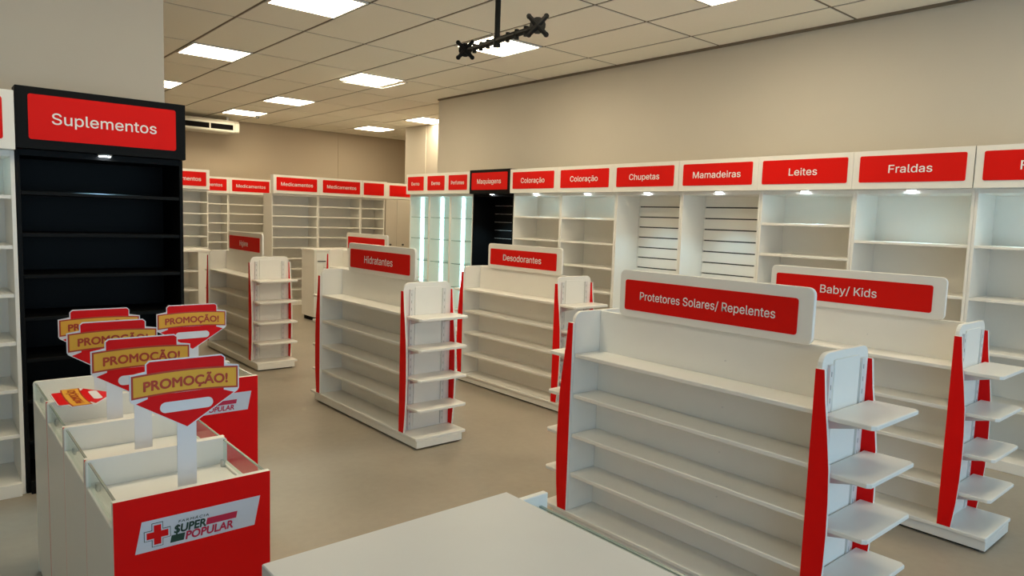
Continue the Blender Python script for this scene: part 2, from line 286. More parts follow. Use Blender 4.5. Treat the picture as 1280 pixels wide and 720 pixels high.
def text_mesh(body, width=None, cap=0.06, bold=0.0, shear=0.0, spacing=1.0, sans=False):
    """lettering as a mesh lying in its own x,y plane, centred on the origin"""
    if sans: return fit_text(bold_mesh(sans_mesh(body), 0.006), width, cap, 0.509)
    cu = bpy.data.curves.new('lettering', 'FONT')
    cu.body = body; cu.size = 1.0; cu.extrude = 0.0; cu.fill_mode = 'FRONT'; cu.shear = shear
    cu.space_character = spacing; cu.resolution_u = 4
    to = bpy.data.objects.new('lettering_tmp', cu); COL.objects.link(to)
    dg = bpy.context.evaluated_depsgraph_get()
    me = bpy.data.meshes.new_from_object(to.evaluated_get(dg))
    bpy.data.objects.remove(to); bpy.data.curves.remove(cu)
    if bold: me = bold_mesh(me, bold)
    return fit_text(me, width, cap, 0.70)

def fit_text(me, width, cap, full):
    xs = [v.co.x for v in me.vertices]
    sc = cap / full
    x0, x1 = min(xs), max(xs)
    sx = sc if width is None else width / (x1 - x0)
    for v in me.vertices:
        v.co.x = (v.co.x - (x0+x1)/2) * sx
        v.co.y = (v.co.y - full/2) * sc
        v.co.z = v.co.z * sc
    return me

# lettering facing -X (reads from the -X side, towards increasing -Y) or facing -Y
def place_text(body, mat_, parent, facing, centre, width=None, cap=0.06, **k):
    me = text_mesh(body, width, cap, sans=(mat_ is LETTER), **k)
    me.materials.append(mat_)
    c = Vector(centre)
    for v in me.vertices:
        a, b, e = v.co.x, v.co.y, v.co.z
        v.co = c + (Vector((-e, -a, b)) if facing == '-x' else Vector((a, -e, b)))
    o = bpy.data.objects.new('lettering', me); COL.objects.link(o)
    o.parent = parent
    o['label'] = 'white lettering' if mat_ is LETTER else 'printed lettering'
    return o

def copy_tree(o, parent=None):
    c = o.copy(); COL.objects.link(c)
    if parent: c.parent = parent
    for ch in o.children: copy_tree(ch, c)
    return c

# ------------------------------------------------------------------ the room
structure(MB().box(-2.1, 8.8, -2.6, 13.8, -0.12, 0.0).build('floor', FLOOR))
XR = 5.763                       # face of the long right wall
structure(MB().box(XR, XR+0.15, -2.45, 8.46, 0, CEIL+0.05).build('wall_right', WALL))
structure(MB().box(XR+0.15, 7.2, 8.30, 8.46, 0, CEIL+0.05).build('wall_return', WALL))
structure(MB().box(7.2, 7.36, 8.30, 11.67, 0, CEIL+0.05).build('wall_recess', WALL))
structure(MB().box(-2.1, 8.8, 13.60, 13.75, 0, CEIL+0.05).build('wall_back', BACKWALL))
structure(MB().box(8.62, 8.8, 11.0, 13.60, 0, CEIL+0.05).build('wall_far_corner', WALL))
structure(MB().box(7.36, 8.62, 11.0, 11.15, 0, CEIL+0.05).build('wall_niche', WALL))
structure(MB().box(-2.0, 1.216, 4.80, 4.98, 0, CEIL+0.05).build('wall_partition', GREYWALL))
structure(MB().box(-2.1, -2.0, -2.45, 13.60, 0, CEIL+0.05).build('wall_left', WALL))
# shop front behind the photographer: low sill, header, piers and glazing
sf = MB()
sf.box(-2.1, 8.8, -2.6, -2.45, 0, 0.20).box(-2.1, 8.8, -2.6, -2.45, 2.55, CEIL+0.05)
sf.box(-2.1, -1.9, -2.6, -2.45, 0.20, 2.55).box(5.6, 8.8, -2.6, -2.45, 0.20, 2.55)
structure(sf.build('wall_front', WALL))
fr = MB()
for x in (-1.9, -0.05, 1.8, 3.7, 5.55): fr.box(x, x+0.05, -2.56, -2.50, 0.20, 2.55)
fr.box(-1.85, 5.55, -2.56, -2.50, 0.20, 0.25).box(-1.85, 5.55, -2.56, -2.50, 2.50, 2.55)
wf = structure(fr.build('window_1', STEEL))
MB().box(-1.85, 5.55, -2.532, -2.526, 0.25, 2.50).build('pane', GLASS, wf)
structure(MB().box(6.765, 6.785, 13.585, 13.60, 0, CEIL).build('trim_1', BACKWALL))
structure(MB().box(7.185, 7.2, 10.95, 10.97, 0, CEIL).build('trim_2', WALL))
# dark shadow-gap moulding where the ceiling meets the right wall
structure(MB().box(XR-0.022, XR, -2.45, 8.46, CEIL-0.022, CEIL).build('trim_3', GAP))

# suspended ceiling: mineral tiles 625 x 1250 in a narrow grid, openings where the lamps sit
TX, TY = 2.197, 6.38
lamps = [(0, 2.63), (0, 5.13), (0, 7.63), (0, 10.13), (3, 2.63), (3, 5.13), (3, 7.63), (3, 10.13),
         (3, 12.0), (7, 12.0), (7, 10.13), (3, 0.13), (-3, 2.63)]
cb = MB(); g = 0.014
cb.box(-2.1, 8.8, -2.6, 13.8, CEIL+0.0045, CEIL+0.10, 1)
def tile(x0, x1, y0, y1):
    if x1-x0 < 0.03 or y1-y0 < 0.03: return
    x0 = max(x0, -2.0); x1 = min(x1, 8.62)
    if x1 - x0 < 0.03: return
    cb.box(x0+g, x1-g, y0+g, y1-g, CEIL-0.001, CEIL+0.004, 0)
lampset = {(i, round(y, 2)) for i, y in lamps}
for i in range(-7, 11):
    x0 = TX + 0.625*i; x1 = x0 + 0.625
    for j in range(-8, 6):
        y0 = TY + 1.25*j; y1 = y0 + 1.25
        cuts = sorted(y for (k, y) in lampset if k == i and y0-0.01 <= y < y1-0.3)
        a = y0
        for c in cuts:
            tile(x0, x1, a, c); a = c + 0.625
        tile(x0, x1, max(a, -2.45), min(y1, 13.6))
# grid lines between the tiles: slab behind carries the gap shade in its colour
structure(cb.build('ceiling', [TILE, GAP]))

def ceiling_light(i, y, label, hang=False):
    x0 = TX + 0.625*i
    o = empty('ceiling_light', (x0+0.3125, y+0.3125, CEIL), label, 'ceiling light', 'square LED panels in the ceiling')
    fr = MB(); a, b = 0.300, 0.282
    for (p, q, s, t) in ((-a,a,-a,-b),(-a,a,b,a),(-a,-b,-b,b),(b,a,-b,b)): fr.box(p, q, s, t, -0.010, 0.004)
    fr.build('frame', WHITE, o)
    MB().box(-b, b, -b, b, -0.007, 0.004).build('diffuser', LAMP, o)
    if hang:
        hb = MB(); d = -0.030
        for (p, q, s, t) in ((-a,a,-a,-a+0.02),(-a,a,a-0.02,a),(-a,-a+0.02,-a,a),(a-0.02,a,-a,a)):
            hb.box(p+0.03, q+0.03, s-0.03, t-0.03, d-0.006, d)
        hb.build('loose_trim_frame', WHITE, o)
        hc = MB()
        for (p, q) in ((-0.25,-0.3),(0.3,0.25)): hc.tube((p, q, d), (p, q, 0.0), 0.002)
        hc.build('hanging_wire', STEEL, o)
    return o
LL = {(0,5.13): 'square lit ceiling panel cut by the top edge left of the hanging mount',
 (0,7.63): 'square lit ceiling panel above the black shelf unit, nearer of the two fully seen there',
 (0,10.13): 'lit ceiling panel half hidden behind the grey wall edge',
 (3,5.13): 'lit ceiling panel directly behind the hanging twin-arm mount',
 (3,7.63): 'lit ceiling panel with its trim frame hanging loose',
 (3,10.13): 'lit ceiling panel one place beyond the one with the loose frame',
 (3,12.0): 'lit ceiling panel nearest the air conditioner',
 (7,12.0): 'lit ceiling panel at the back above the rightmost tall medicine shelves',
 (7,10.13): 'lit ceiling panel washing the recessed wall with light',
 (3,2.63): 'lit ceiling panel whose corner shows at the top edge above the right wall'}
for i, y in lamps:
    ceiling_light(i, y, LL.get((i, y), 'square lit ceiling panel outside the photo over the shop front'), hang=(i, y) == (3, 7.63))

# ------------------------------------------------------------------ gondola shelving
SHZ = [0.882, 0.678, 0.477, 0.276]
def gondola(name_label, x0, y0, word, tw, cap):
    """double-sided island; local origin at floor, near-left corner of its base"""
    o = empty('gondola_shelf', (x0, y0, 0), name_label, 'shelving island', 'white gondola islands with red side trims')
    W = 0.405; XC = 0.2
    yn, yf = 0.195, 1.450                  # outer faces of the two end panels
    pt = 0.020
    MB().box(0.03, 0.36, 0.03, 1.52, 0.0, 0.013).build('gap_shade_block', DARK, o)  # near-black block standing in for the shade in the gap below the plinth
    MB().box(0.008, 0.375, 0.0, 1.535, 0.012, 0.060).build('plinth', WHITE, o, 0.002)
    MB().prism(rrect(0.0, W, 0.0, 1.605, 0.006), 0.0605, 0.080, 'z').build('base_board', WHITE, o, 0.003)
    MB().box(XC-0.009, XC+0.009, yn+pt+0.0005, yf-pt-0.0005, 0.081, 1.086).build('back_panel', WHITE, o, 0.002)
    for (a, b) in ((yn, yn+pt), (yf-pt, yf)):
        MB().prism(rrect(0.012, 0.392, 0.0805, 1.090, 0.045, corners=(0,0,1,1)), a, b, 'y').build('end_panel', WHITE, o, 0.003, 2)
    # shallow raised centre board and slotted standards on the outside of each end
    for sgn, yy in ((-1, yn), (1, yf)):
        a, b = sorted((yy+sgn*0.0005, yy+sgn*0.0075))
        MB().prism(rrect(0.095, 0.305, 0.10, 1.06, 0.008), a, b, 'y').build('end_board', WHITE, o, 0.002)
        for xx in (0.052, 0.318):
            rb = MB(); a, b = sorted((yy+sgn*0.0005, yy+sgn*0.0105)); rb.box(xx, xx+0.026, a, b, 0.09, 1.045, 0)
            c = yy+sgn*0.0108
            for k in range(19):
                zz = 0.12 + 0.049*k
                d, e = sorted((c-0.001, c+0.0004)); rb.box(xx+0.0115, xx+0.0145, d, e, zz, zz+0.018, 1)
            rb.build('slotted_standard', [RAIL, SLOT], o)
    # red boomerang trims on the long edges, bulging past both ends
    prof = [(0.0, 1.036), (0.033, 1.036), (0.044, 0.92), (0.060, 0.80), (0.074, 0.68), (0.080, 0.56), (0.082, 0.44),
            (0.080, 0.32), (0.073, 0.20), (0.060, 0.082), (0.0, 0.082)]
    for end in (0, 1):
        base = (yn+0.018) if end == 0 else (yf-0.018)
        pts = [((base-p) if end == 0 else (base+p), z) for p, z in prof]
        for xa, xb in ((-0.002, 0.0115), (0.3925, 0.406)):
            tb = MB().prism(pts, xa, xb, 'x', 0)
            # white edge band round the board
            tb.m = [0, 0] + [1]*(len(pts))
            tb.build('side_trim', [RED, WHITE], o)['label'] = 'red tapered side trim'
    # long shelves on both sides
    for z in SHZ:
        for xa, xb in ((0.016, XC-0.0095), (XC+0.0095, 0.388)):
            s = MB().box(xa, xb, yn+pt+0.001, yf-pt-0.001, z-0.020, z)
            s.build('shelf', WHITE, o, 0.003)
    # end shelves with brackets
    for sgn, yy in ((-1, yn), (1, yf)):
        y_in = yy + sgn*0.0115
        y_out = 0.0 if sgn < 0 else 1.618
        ya, yb = sorted((y_in, y_out))
        for z in SHZ:
            zz = z - 0.012
            ch = 0.014
            xa, xb = 0.016, 0.410
            if sgn < 0: pts = [(xa, yb), (xa, ya+ch), (xa+ch, ya), (xb-ch, ya), (xb, ya+ch), (xb, yb)]
            else: pts = [(xa, ya), (xb, ya), (xb, yb-ch), (xb-ch, yb), (xa+ch, yb), (xa, yb-ch)]
            es = MB().prism(pts, zz-0.018, zz, 'z').build('end_shelf', WHITE, o, 0.003)
            for xx in (0.062, 0.328):
                bb = MB()
                y1 = yy + sgn*0.011; y2 = yy + sgn*0.15
                bb.prism([(y1, zz-0.0185), (y2, zz-0.0185), (y2, zz-0.026), (y1, zz-0.060)], xx, xx+0.006, 'x')
                bb.build('bracket', RAIL, es)
    # small screw caps on the back panel
    for z in SHZ: MB().tube((XC-0.0095, 0.70, z+0.075), (XC-0.0115, 0.70, z+0.075), 0.004, 8).build('screw_cap', RAIL, o)
    # header sign
    hs = MB().prism(rrect(0.320, 1.292, 1.083, 1.308, 0.03), XC-0.028, XC-0.0095, 'x').build('header_sign', WHITE, o, 0.002)
    MB().prism(rrect(0.382, 1.256, 1.117, 1.262, 0.012), XC-0.031, XC-0.0282, 'x').build('sign_panel', SIGNRED, hs)['label'] = 'red sign panel'
    if word:
        place_text(word, LETTER, hs, '-x', (XC-0.0322, 0.819, 1.190), tw, cap)
    return o
gondola('white gondola island with a red header reading Protetores Solares/ Repelentes', 2.445, 0.95, 'Protetores Solares/ Repelentes', 0.69, 0.037)
gondola('white gondola island with a red header reading Baby/ Kids', 3.862, 0.95, 'Baby/ Kids', 0.318, 0.046)
gondola('white gondola island with a red header reading Hidratantes', 2.445, 3.77, 'Hidratantes', 0.416, 0.053)
gondola('white gondola island with a red header reading Desodorantes', 3.862, 3.77, 'Desodorantes', 0.505, 0.053)
gondola('white gondola island farthest to the left, in front of the medicine shelves', 2.445, 6.56, 'Higiene', 0.24, 0.053)
gondola('white gondola island mostly hidden behind the Hidratantes island', 3.862, 6.56, None, 0, 0)

# ------------------------------------------------------------------ wall shelving units
def spot(parent, loc, power, size=1.75):
    l = bpy.data.lights.new('downlight_beam', 'SPOT'); l.energy = power; l.color = (0.42, 0.80, 1.0)
    l.spot_size = size; l.spot_blend = 0.6; l.shadow_soft_size = 0.02
    o = bpy.data.objects.new('downlight_beam', l); COL.objects.link(o); o.parent = parent; o.location = loc

def wall_unit(label, origin, rz, width, kind, word, tw, cap=0.055, shelves=(), black=False, zb=1.838, zt=2.112,
              depth=0.44, light=True, group=None, sign=None, blank=False, zoff=0.0, vf=0.0, cat='shelf unit', nm='wall_shelf_unit'):
    """local frame: x along the wall, y into the wall, fascia front at y=vf, floor at z=0"""
    o = empty(nm, origin, label, cat, group, rz)
    M = BLACK if black else WHITE
    G = 0.001; t = 0.018; fy = 0.065          # front of the uprights
    a, b = G, width-G
    fa = MB().box(a, b, vf, fy+0.06, zb, zt).build('fascia', M, o, 0.002)
    if not black:
        MB().box(b-0.003, b, vf-0.0012, vf-0.0002, zb, zt).build('seam', GROOVE, fa) if kind == 'wide' else None
    s0, s1 = sign if sign else ((width-0.69)/2, (width+0.69)/2)
    MB().prism(rrect(s0, s1, zb+0.048, zt-0.036, 0.012), vf-0.004, vf-0.0003, 'y').build('sign_panel', SIGNRED, o)['label'] = 'red sign panel'
    sp = o.children[-1]
    if word: place_text(word, LETTER, sp, '-y', ((s0+s1)/2, vf-0.0055, (zb+zt)/2+0.004), tw, cap)
    top = zb - 0.001
    for x in (a, b-t):
        MB().box(x, x+t, fy, depth, 0.0, top).build('upright', M, o, 0.001)
    MB().box(a+t, b-t, depth-0.010, depth, 0.0705, top-0.0305).build('back_panel', M, o)
    bp = o.children[-1]
    MB().box(a+t, b-t, fy+0.004, depth, top-0.03, top).build('top_board', M, o)
    MB().box(a+t, b-t, fy-0.03 if kind != 'perfume' else fy, depth-0.0105, 0.0, 0.07).build('plinth', M, o, 0.002)
    if kind in ('shelf', 'wide'):
        for z in shelves:
            MB().box(a+t+0.0005, b-t-0.0005, fy+0.006, depth-0.0105, z-0.020, z).build('shelf', M, o, 0.002)
    elif kind == 'slat':
        sl = MB(); n = 17; z = 1.706; zs = []
        while z > 0.15: zs.append(z); z -= 0.1035
        edges = [top-0.031] + [q for zz in zs for q in (zz+0.006, zz-0.006)] + [0.071]
        for k in range(0, len(edges)-1, 2):
            sl.box(a+t+0.0005, b-t-0.0005, depth-0.030, depth-0.0105, edges[k+1], edges[k])
        sl.build('slatwall_board', M, o)
        if black:
            gi = MB()
            for zz in zs: gi.box(a+t+0.12 if False else a+t+0.001, b-t-0.001, depth-0.0303, depth-0.029, zz-0.0075, zz-0.0045)
            gi.build('metal_groove_insert', RAIL, o)
        else:
            gi = MB()
            for zz in zs: gi.box(a+t+0.001, b-t-0.001, depth-0.0115, depth-0.0108, zz-0.006, zz+0.006)
            gi.build('groove', GROOVE, o)
    elif kind == 'perfume':
        for z in (1.527, 1.233, 0.930, 0.624, 0.33):
            MB().box(a+t+0.0005, b-t-0.0005, fy+0.02, depth-0.012, z-0.008, z, 0).build('glass_shelf', [GLASS], o)
            MB().box(a+t+0.0005, b-t-0.0005, fy+0.0185, fy+0.0198, z-0.008, z).build('glass_edge', GLASSEDGE, o.children[-1])
        MB().box(a+t+0.0005, a+t+0.010, 0.245, 0.290, 0.10, 1.79).build('led_strip', LEDSTRIP, o)
    if light and kind != 'perfume':
        xc = width/2
        d = MB().tube((xc, fy-0.012, zb-0.009), (xc, fy-0.012, zb-0.0005), 0.034, 20).build('downlight', WHITE, o)
        MB().tube((xc, fy-0.012, zb-0.0115), (xc, fy-0.012, zb-0.0092), 0.028, 20).build('lens', LEDLENS, d)
        spot(o, (xc, fy+0.03, zb-0.036), DOWN_POWER * (4 if black else 1))
    return o

RZ = -math.pi/2      # local x -> -Y, local y -> +X
XV = 5.309
SIX = (1.575, 1.322, 1.070, 0.818, 0.565, 0.312)
BIG = (1.462, 1.112, 0.76, 0.41)
GR = 'red-signed wall units along the right wall'
def runit(y_hi, width, kind, word, tw, label, **k):
    return wall_unit(label, (XV, y_hi, 0), RZ, width, kind, word, tw, group=GR, **k)
runit(1.575, 0.79, 'wide', 'Fraldas', 0.285, 'white wall shelf unit at the right edge of the photo, its red sign cut off', shelves=BIG)
runit(2.362, 0.787, 'wide', 'Fraldas', 0.285, 'white wall shelf unit whose whole red sign reads Fraldas', shelves=BIG)
runit(3.130, 0.768, 'shelf', 'Leites', 0.23, 'white wall shelf unit with a red sign reading Leites', shelves=SIX)
runit(3.922, 0.792, 'slat', 'Mamadeiras', 0.476, 'white slatwall unit with a red sign reading Mamadeiras')
runit(4.712, 0.790, 'slat', 'Chupetas', 0.363, 'white slatwall unit with a red sign reading Chupetas')
runit(5.504, 0.792, 'shelf', 'Coloração', 0.395, 'white wall shelf unit with a red sign reading Coloração, beside Chupetas', shelves=SIX)
runit(6.296, 0.792, 'shelf', 'Coloração', 0.395, 'white wall shelf unit with a Coloração sign, next to the black Maquiagens unit', shelves=SIX)
runit(7.080, 0.784, 'slat', 'Maquiagens', 0.46, 'black slatwall unit with a red sign reading Maquiagens', black=True, zt=2.125, zb=1.834)
for k, (yh, wd, lb) in enumerate(((7.575, 'Perfumes', 'lit cabinet with glass shelves and bright light strip, right next to the black unit'),
                      (8.068, 'Dermo', 'lit cabinet with glass shelves and bright light strip, middle of three'),
                      (8.562, 'Dermo', 'lit cabinet with glass shelves and bright light strip, at the far end of the run'))):
    wall_unit(lb, (XV, yh, 0), RZ, 0.493, 'perfume', wd, 0.28 if k == 0 else 0.20, 0.045, group=GR, sign=(0.045, 0.445), cat='lit cabinet', nm='lit_display_cabinet')

# left run, facing the photographer
wall_unit('black shelf unit with a red sign reading Suplementos', (0.402, 4.30, 0), 0, 0.796, 'shelf', 'Suplementos', 0.49,
          shelves=(1.595, 1.378, 1.162, 0.94, 0.72, 0.50, 0.28), black=True, zb=1.806, zt=2.114)
wall_unit('white shelf unit at the left edge of the photo beside the black one', (-0.390, 4.30, 0), 0, 0.790, 'shelf', None, 0,
          shelves=(1.570, 1.315, 1.065, 0.815, 0.565, 0.325), zb=1.795, zt=2.085)

# tall medicine shelves at the back
NINE = [1.648 - 0.1735*k for k in range(10)]
NINE = [z for z in NINE if z > 0.12]
GM = 'tall medicine shelf units at the back'
def med(label, x0, y, width, word=True, sign=None, **k):
    return wall_unit(label, (x0, y, 0), 0, width, 'shelf', 'Medicamentos' if word else None, 0.54, 0.055, shelves=NINE, light=False,
                     group=GM, sign=sign, zb=1.828, zt=2.122, depth=0.42, **k)
med('tall white medicine shelves just right of the black unit, sign partly hidden by it', 2.635, 11.1, 0.79)
med('tall white medicine shelves set deep in the corner with half its sign hidden', 3.60, 13.1, 0.785)
med('tall white medicine shelves set deep in the corner with a nearly whole sign', 4.386, 13.1, 0.785)
med('tall white medicine shelves with the largest whole Medicamentos sign', 4.386, 11.05, 0.79)
med('tall white medicine shelves with the second whole Medicamentos sign of the middle run', 5.178, 11.05, 0.79)
med('narrow tall white medicine shelves under a blank red sign', 5.970, 11.05, 0.478, word=False, sign=(0.02, 0.42))
# closed cupboard at the end of that run
o = empty('tall_cupboard', (6.475, 11.12, 0), 'tall closed cupboard with a blank red sign next to the lit cabinets', 'cupboard')
MB().box(0.0, 0.715, 0.02, 0.42, 0.0, 1.828).build('body', WALL, o, 0.002)
MB().box(0.0, 0.715, 0.0, 0.40, 1.829, 2.115).build('fascia', WHITE, o, 0.002)
MB().prism(rrect(0.07, 0.66, 1.877, 2.075, 0.012), -0.004, -0.0004, 'y').build('sign_panel', SIGNRED, o)['label'] = 'red sign panel'
for xa, xb, kx in ((0.004, 0.234, 0.10), (0.238, 0.711, 0.36)):
    d = MB().box(xa, xb, 0.004, 0.0195, 0.06, 1.82).build('door', WALL, o, 0.002)
    MB().tube((kx, 0.0035, 1.005), (kx, -0.022, 1.005), 0.014, 14, 0.018).build('knob', GROOVE, d)

# service counters in front of the medicine shelves
def counter_far(label, x0, x1, y0, y1, h=1.02, niche=None):
    o = empty('service_counter', (x0, y0, 0), label, 'counter', 'white service counters at the back')
    w_, d_ = x1-x0, y1-y0
    MB().box(-0.012, w_+0.012, -0.012, d_+0.012, h-0.025, h).build('worktop', WHITE, o, 0.003)
    if niche:
        for a, b in ((0, 0.02), (niche, w_)): MB().box(a, b, 0, d_, 0.06, h-0.0255).build('side_panel', WHITE, o, 0.002)
        MB().box(0.0205, niche-0.0005, d_-0.02, d_, 0.06, h-0.0255).build('back_panel', WHITE, o)
        for z in (0.06, 0.26, 0.50, 0.74): MB().box(0.0205, niche-0.0005, 0.015, d_-0.0205, z, z+0.02).build('shelf', WHITE, o)
    else:
        MB().box(0, w_, 0, d_, 0.06, h-0.0255).build('body', WHITE, o, 0.002)
        for xx in (0.02, w_/2+0.005):
            d = MB().box(xx, xx+w_/2-0.025, -0.018, -0.0005, 0.08, h-0.04).build('door', WHITE, o, 0.002)
            MB().box(xx+0.02, xx+0.14, -0.030, -0.0185, 0.85, 0.862).build('handle', GROOVE, d)
    MB().box(0.03, w_-0.03, 0.03, d_-0.02, 0, 0.0595).build('plinth', DARK, o)
    return o
counter_far('white service counter seen between the first and second rows of islands', 4.262, 5.05, 9.26, 9.68)
counter_far('white service counter with open niches beside the black unit', 1.95, 2.86, 9.26, 9.68, niche=0.76)

# ------------------------------------------------------------------ promotion bins
BH = 0.805
def bin_(label, x0, y0, w_=0.392, d_=0.376, emblem=True):
    o = empty('display_bin', (x0, y0, 0), label, 'display bin', 'white promotion bins with red fronts')
    t = 0.018; zf = 0.725
    fp = MB().box(0, w_, 0, t, 0.0, BH, 1)
    fp.m = [1,1,0,1,1,1]
    fpo = fp.build('front_panel', [RED, WHITE], o); fpo['label'] = 'red front panel with white edges'
    MB().prism(rrect(0, w_, 0.0, BH+0.003, 0.012, corners=(0,0,1,1)), d_-t, d_, 'y').build('back_panel', WHITE, o, 0.001)
    for xx in (0.0, w_-t):
        MB().box(xx, xx+t, t+0.0005, d_-t-0.0005, 0.02, zf+0.006).build('side_panel', WHITE, o, 0.001)
    MB().box(t+0.0005, w_-t-0.0005, t+0.0005, d_-t-0.0005, zf-0.018, zf).build('tray_floor', WHITE, o)
    for xx in (0.006, w_-0.012):
        gp = MB().box(xx, xx+0.006, t+0.001, d_-t-0.001, zf+0.0065, BH-0.006).build('glass_pane', GLASS, o)
        MB().box(xx, xx+0.006, t+0.001, d_-t-0.001, BH-0.0058, BH-0.003).build('glass_edge', GLASSEDGE, gp)
    for xx in (0.024, w_-0.024):
        for yy in (0.07, d_-0.05):
            MB().tube((xx, yy, zf+0.0005), (xx, yy, zf+0.022), 0.007, 10).build('standoff', STEEL, o)
    for xx in (0.035, w_-0.035):
        for yy in (0.05, d_-0.05): MB().tube((xx, yy, 0.0), (xx, yy, 0.019), 0.02, 12).build('foot', DARK, o)
    if not emblem: return o
    # shop emblem on the front
    bx, bz = 0.047, 0.659         # lower left corner of the slanted white ground
    k = 0.2
    def sk(pts): return [(bx+p[0]+k*p[1], bz+p[1]) for p in pts]
    yb = -0.0006
    def flat(name, pts, m_, dy, par):
        return MB().prism(pts, yb-dy-0.0005, yb-dy, 'y').build(name, m_, par)
    eb = flat('emblem_ground', sk([(0,0),(0.30,0),(0.30,0.081),(0,0.081)]), LOGOWHITE, 0, fpo)
    def cross(c, s, th):
        cx, cz = c
        return [(cx+q*s if abs(q) == 1 else cx+q, cz+p) for q, p in ()] or [
            (cx-th,cz-s),(cx+th,cz-s),(cx+th,cz-th),(cx+s,cz-th),(cx+s,cz+th),(cx+th,cz+th),
            (cx+th,cz+s),(cx-th,cz+s),(cx-th,cz+th),(cx-s,cz+th),(cx-s,cz-th),(cx-th,cz-th)]
    cc = (bx+0.052, bz+0.0405)
    flat('emblem_print', cross(cc, 0.0315, 0.0135), GREENINK, 0.0006, fpo)
    flat('emblem_print', cross(cc, 0.0300, 0.0120), LOGOWHITE, 0.0012, fpo)
    flat('emblem_print', cross(cc, 0.0255, 0.0085), PROMORED, 0.0018, fpo)
    flat('emblem_print', sk([(0.164,0.034),(0.243,0.034),(0.243,0.052),(0.164,0.052)]), CRIMSON, 0.0006, fpo)
    flat('emblem_print', sk([(0.080,0.009),(0.113,0.009),(0.113,0.028),(0.080,0.028)]), GREENINK, 0.0006, fpo)
    place_text('$UPER', GREENINK, fpo, '-y', (bx+0.131, yb-0.0016, bz+0.043), 0.080, 0.021, bold=0.035, shear=0.15)
    place_text('POPULAR', CRIMSON, fpo, '-y', (bx+0.180, yb-0.0016, bz+0.0195), 0.122, 0.021, bold=0.03, shear=0.15)
    place_text('FARMÁCIA', GREENINK, fpo, '-y', (bx+0.140, yb-0.0016, bz+0.0615), 0.076, 0.0065, bold=0.01, shear=0.2, spacing=1.3)
    return o
BX = 0.345
bin_('white display bin with a red emblem front, nearest to the photographer', BX, 1.880)
bin_('white display bin directly behind the nearest red-fronted one', BX, 2.2575, emblem=False)
bin_('white display bin third back in the left column', BX, 2.635, emblem=False)
bin_('white display bin farthest back in the left column, under the fallen sign', BX, 3.017, emblem=False)
bin_('white display bin standing to the right of the column, its red front half hidden', 0.744, 3.040)

# ------------------------------------------------------------------ promotion signs
def promo(label, loc, rot=(0, 0, 0), pole=True, zfoot=0.726, tip=0.922):
    """local origin on the sign's tip line, sign in the x,z plane facing -y"""
    o = empty('promotion_sign', loc, label, 'promotion sign', 'red and yellow PROMOÇÃO signs')
    o.rotation_euler = rot
    def arch(x): return 0.007*(1-(x/0.14)**2)
    N = 10
    xs = [-0.14 + 0.28*i/N for i in range(N+1)]
    bz0, bz1 = 0.094, 0.158
    def outline(e):
        p = [(0, -1.35*e)]
        p += [(0.136+e, 0.086-e*0.2), (0.14+e, bz0-e*0.4)]
        p += [(0.14+e, bz1+e*0.8), (0.1015+e, bz1+0.006+e)]
        p += [(0.1015+e, 0.187), (0.0935+e*0.6, 0.193+e), (-0.0935-e*0.6, 0.193+e), (-0.1015-e, 0.187)]
        p += [(-0.1015-e, bz1+0.006+e), (-0.14-e, bz1+e*0.8), (-0.14-e, bz0-e*0.4), (-0.136-e, 0.086-e*0.2)]
        return p
    MB().prism(outline(0.0035), 0.0, 0.004, 'y').build('backing_board', PAPER, o)
    rb = MB()
    rb.prism([(0, 0.0), (0.1290, 0.0815), (0.10, 0.092), (0.10, 0.10), (-0.10, 0.10), (-0.10, 0.092), (-0.1290, 0.0815)], -0.0006, -0.0001, 'y')
    rb.prism([(0.1015, 0.15), (0.1015, 0.187), (0.0935, 0.193), (-0.0935, 0.193), (-0.1015, 0.187), (-0.1015, 0.15)], -0.0006, -0.0001, 'y')
    ro = rb.build('red_print', PROMORED, o)
    def band(x0, x1, za, zb_, da, m_, nm):
        xx = [x0 + (x1-x0)*i/N for i in range(N+1)]
        pts = [(x, za+arch(x)) for x in xx] + [(x, zb_+arch(x)) for x in reversed(xx)]
        return MB().prism(pts, -0.0006-da, -0.0001-da, 'y').build(nm, m_, o)
    band(-0.14, 0.14, bz0, bz1, 0.0006, BROWNRED, 'banner_edge')
    yb = band(-0.135, 0.135, bz0+0.005, bz1-0.005, 0.0012, YELLOW, 'banner'); yb['label'] = 'yellow arched banner'
    tm = place_text('PROMOÇÃO!', BROWNRED, yb, '-y', (0, -0.0026, 0.129), 0.222, 0.026, bold=0.034)
    for v in tm.data.vertices: v.co.z += arch(v.co.x) - 0.005
    MB().prism(rrect(-0.07, 0.07, 0.047, 0.077, 0.0149, 6), -0.0014, -0.0009, 'y').build('price_field', PAPER, o)
    if pole:
        MB().box(-0.0255, 0.0255, 0.0042, 0.0072, zfoot-tip, 0.16).build('pole', PAPER, o)
        MB().box(-0.04, 0.04, -0.02, 0.03, zfoot-tip, zfoot-tip+0.002).build('foot', PAPER, o)
    return o
promo('red and yellow PROMOÇÃO sign nearest and lowest in front, in the nearest bin', (0.5635, 2.04, 0.922))
promo('red and yellow PROMOÇÃO sign right behind the nearest one, price field partly hidden', (0.537, 2.42, 0.922+0.004))
promo('red and yellow PROMOÇÃO sign third from the front, in the third bin', (0.527, 2.79, 0.922+0.007), tip=0.929)
promo('red and yellow PROMOÇÃO sign at the far left, word mostly covered', (0.553, 3.17, 0.922+0.003), tip=0.925)
promo('red and yellow PROMOÇÃO sign standing apart on the right, word fully readable', (0.910, 3.20, 0.920), zfoot=0.726, tip=0.920)
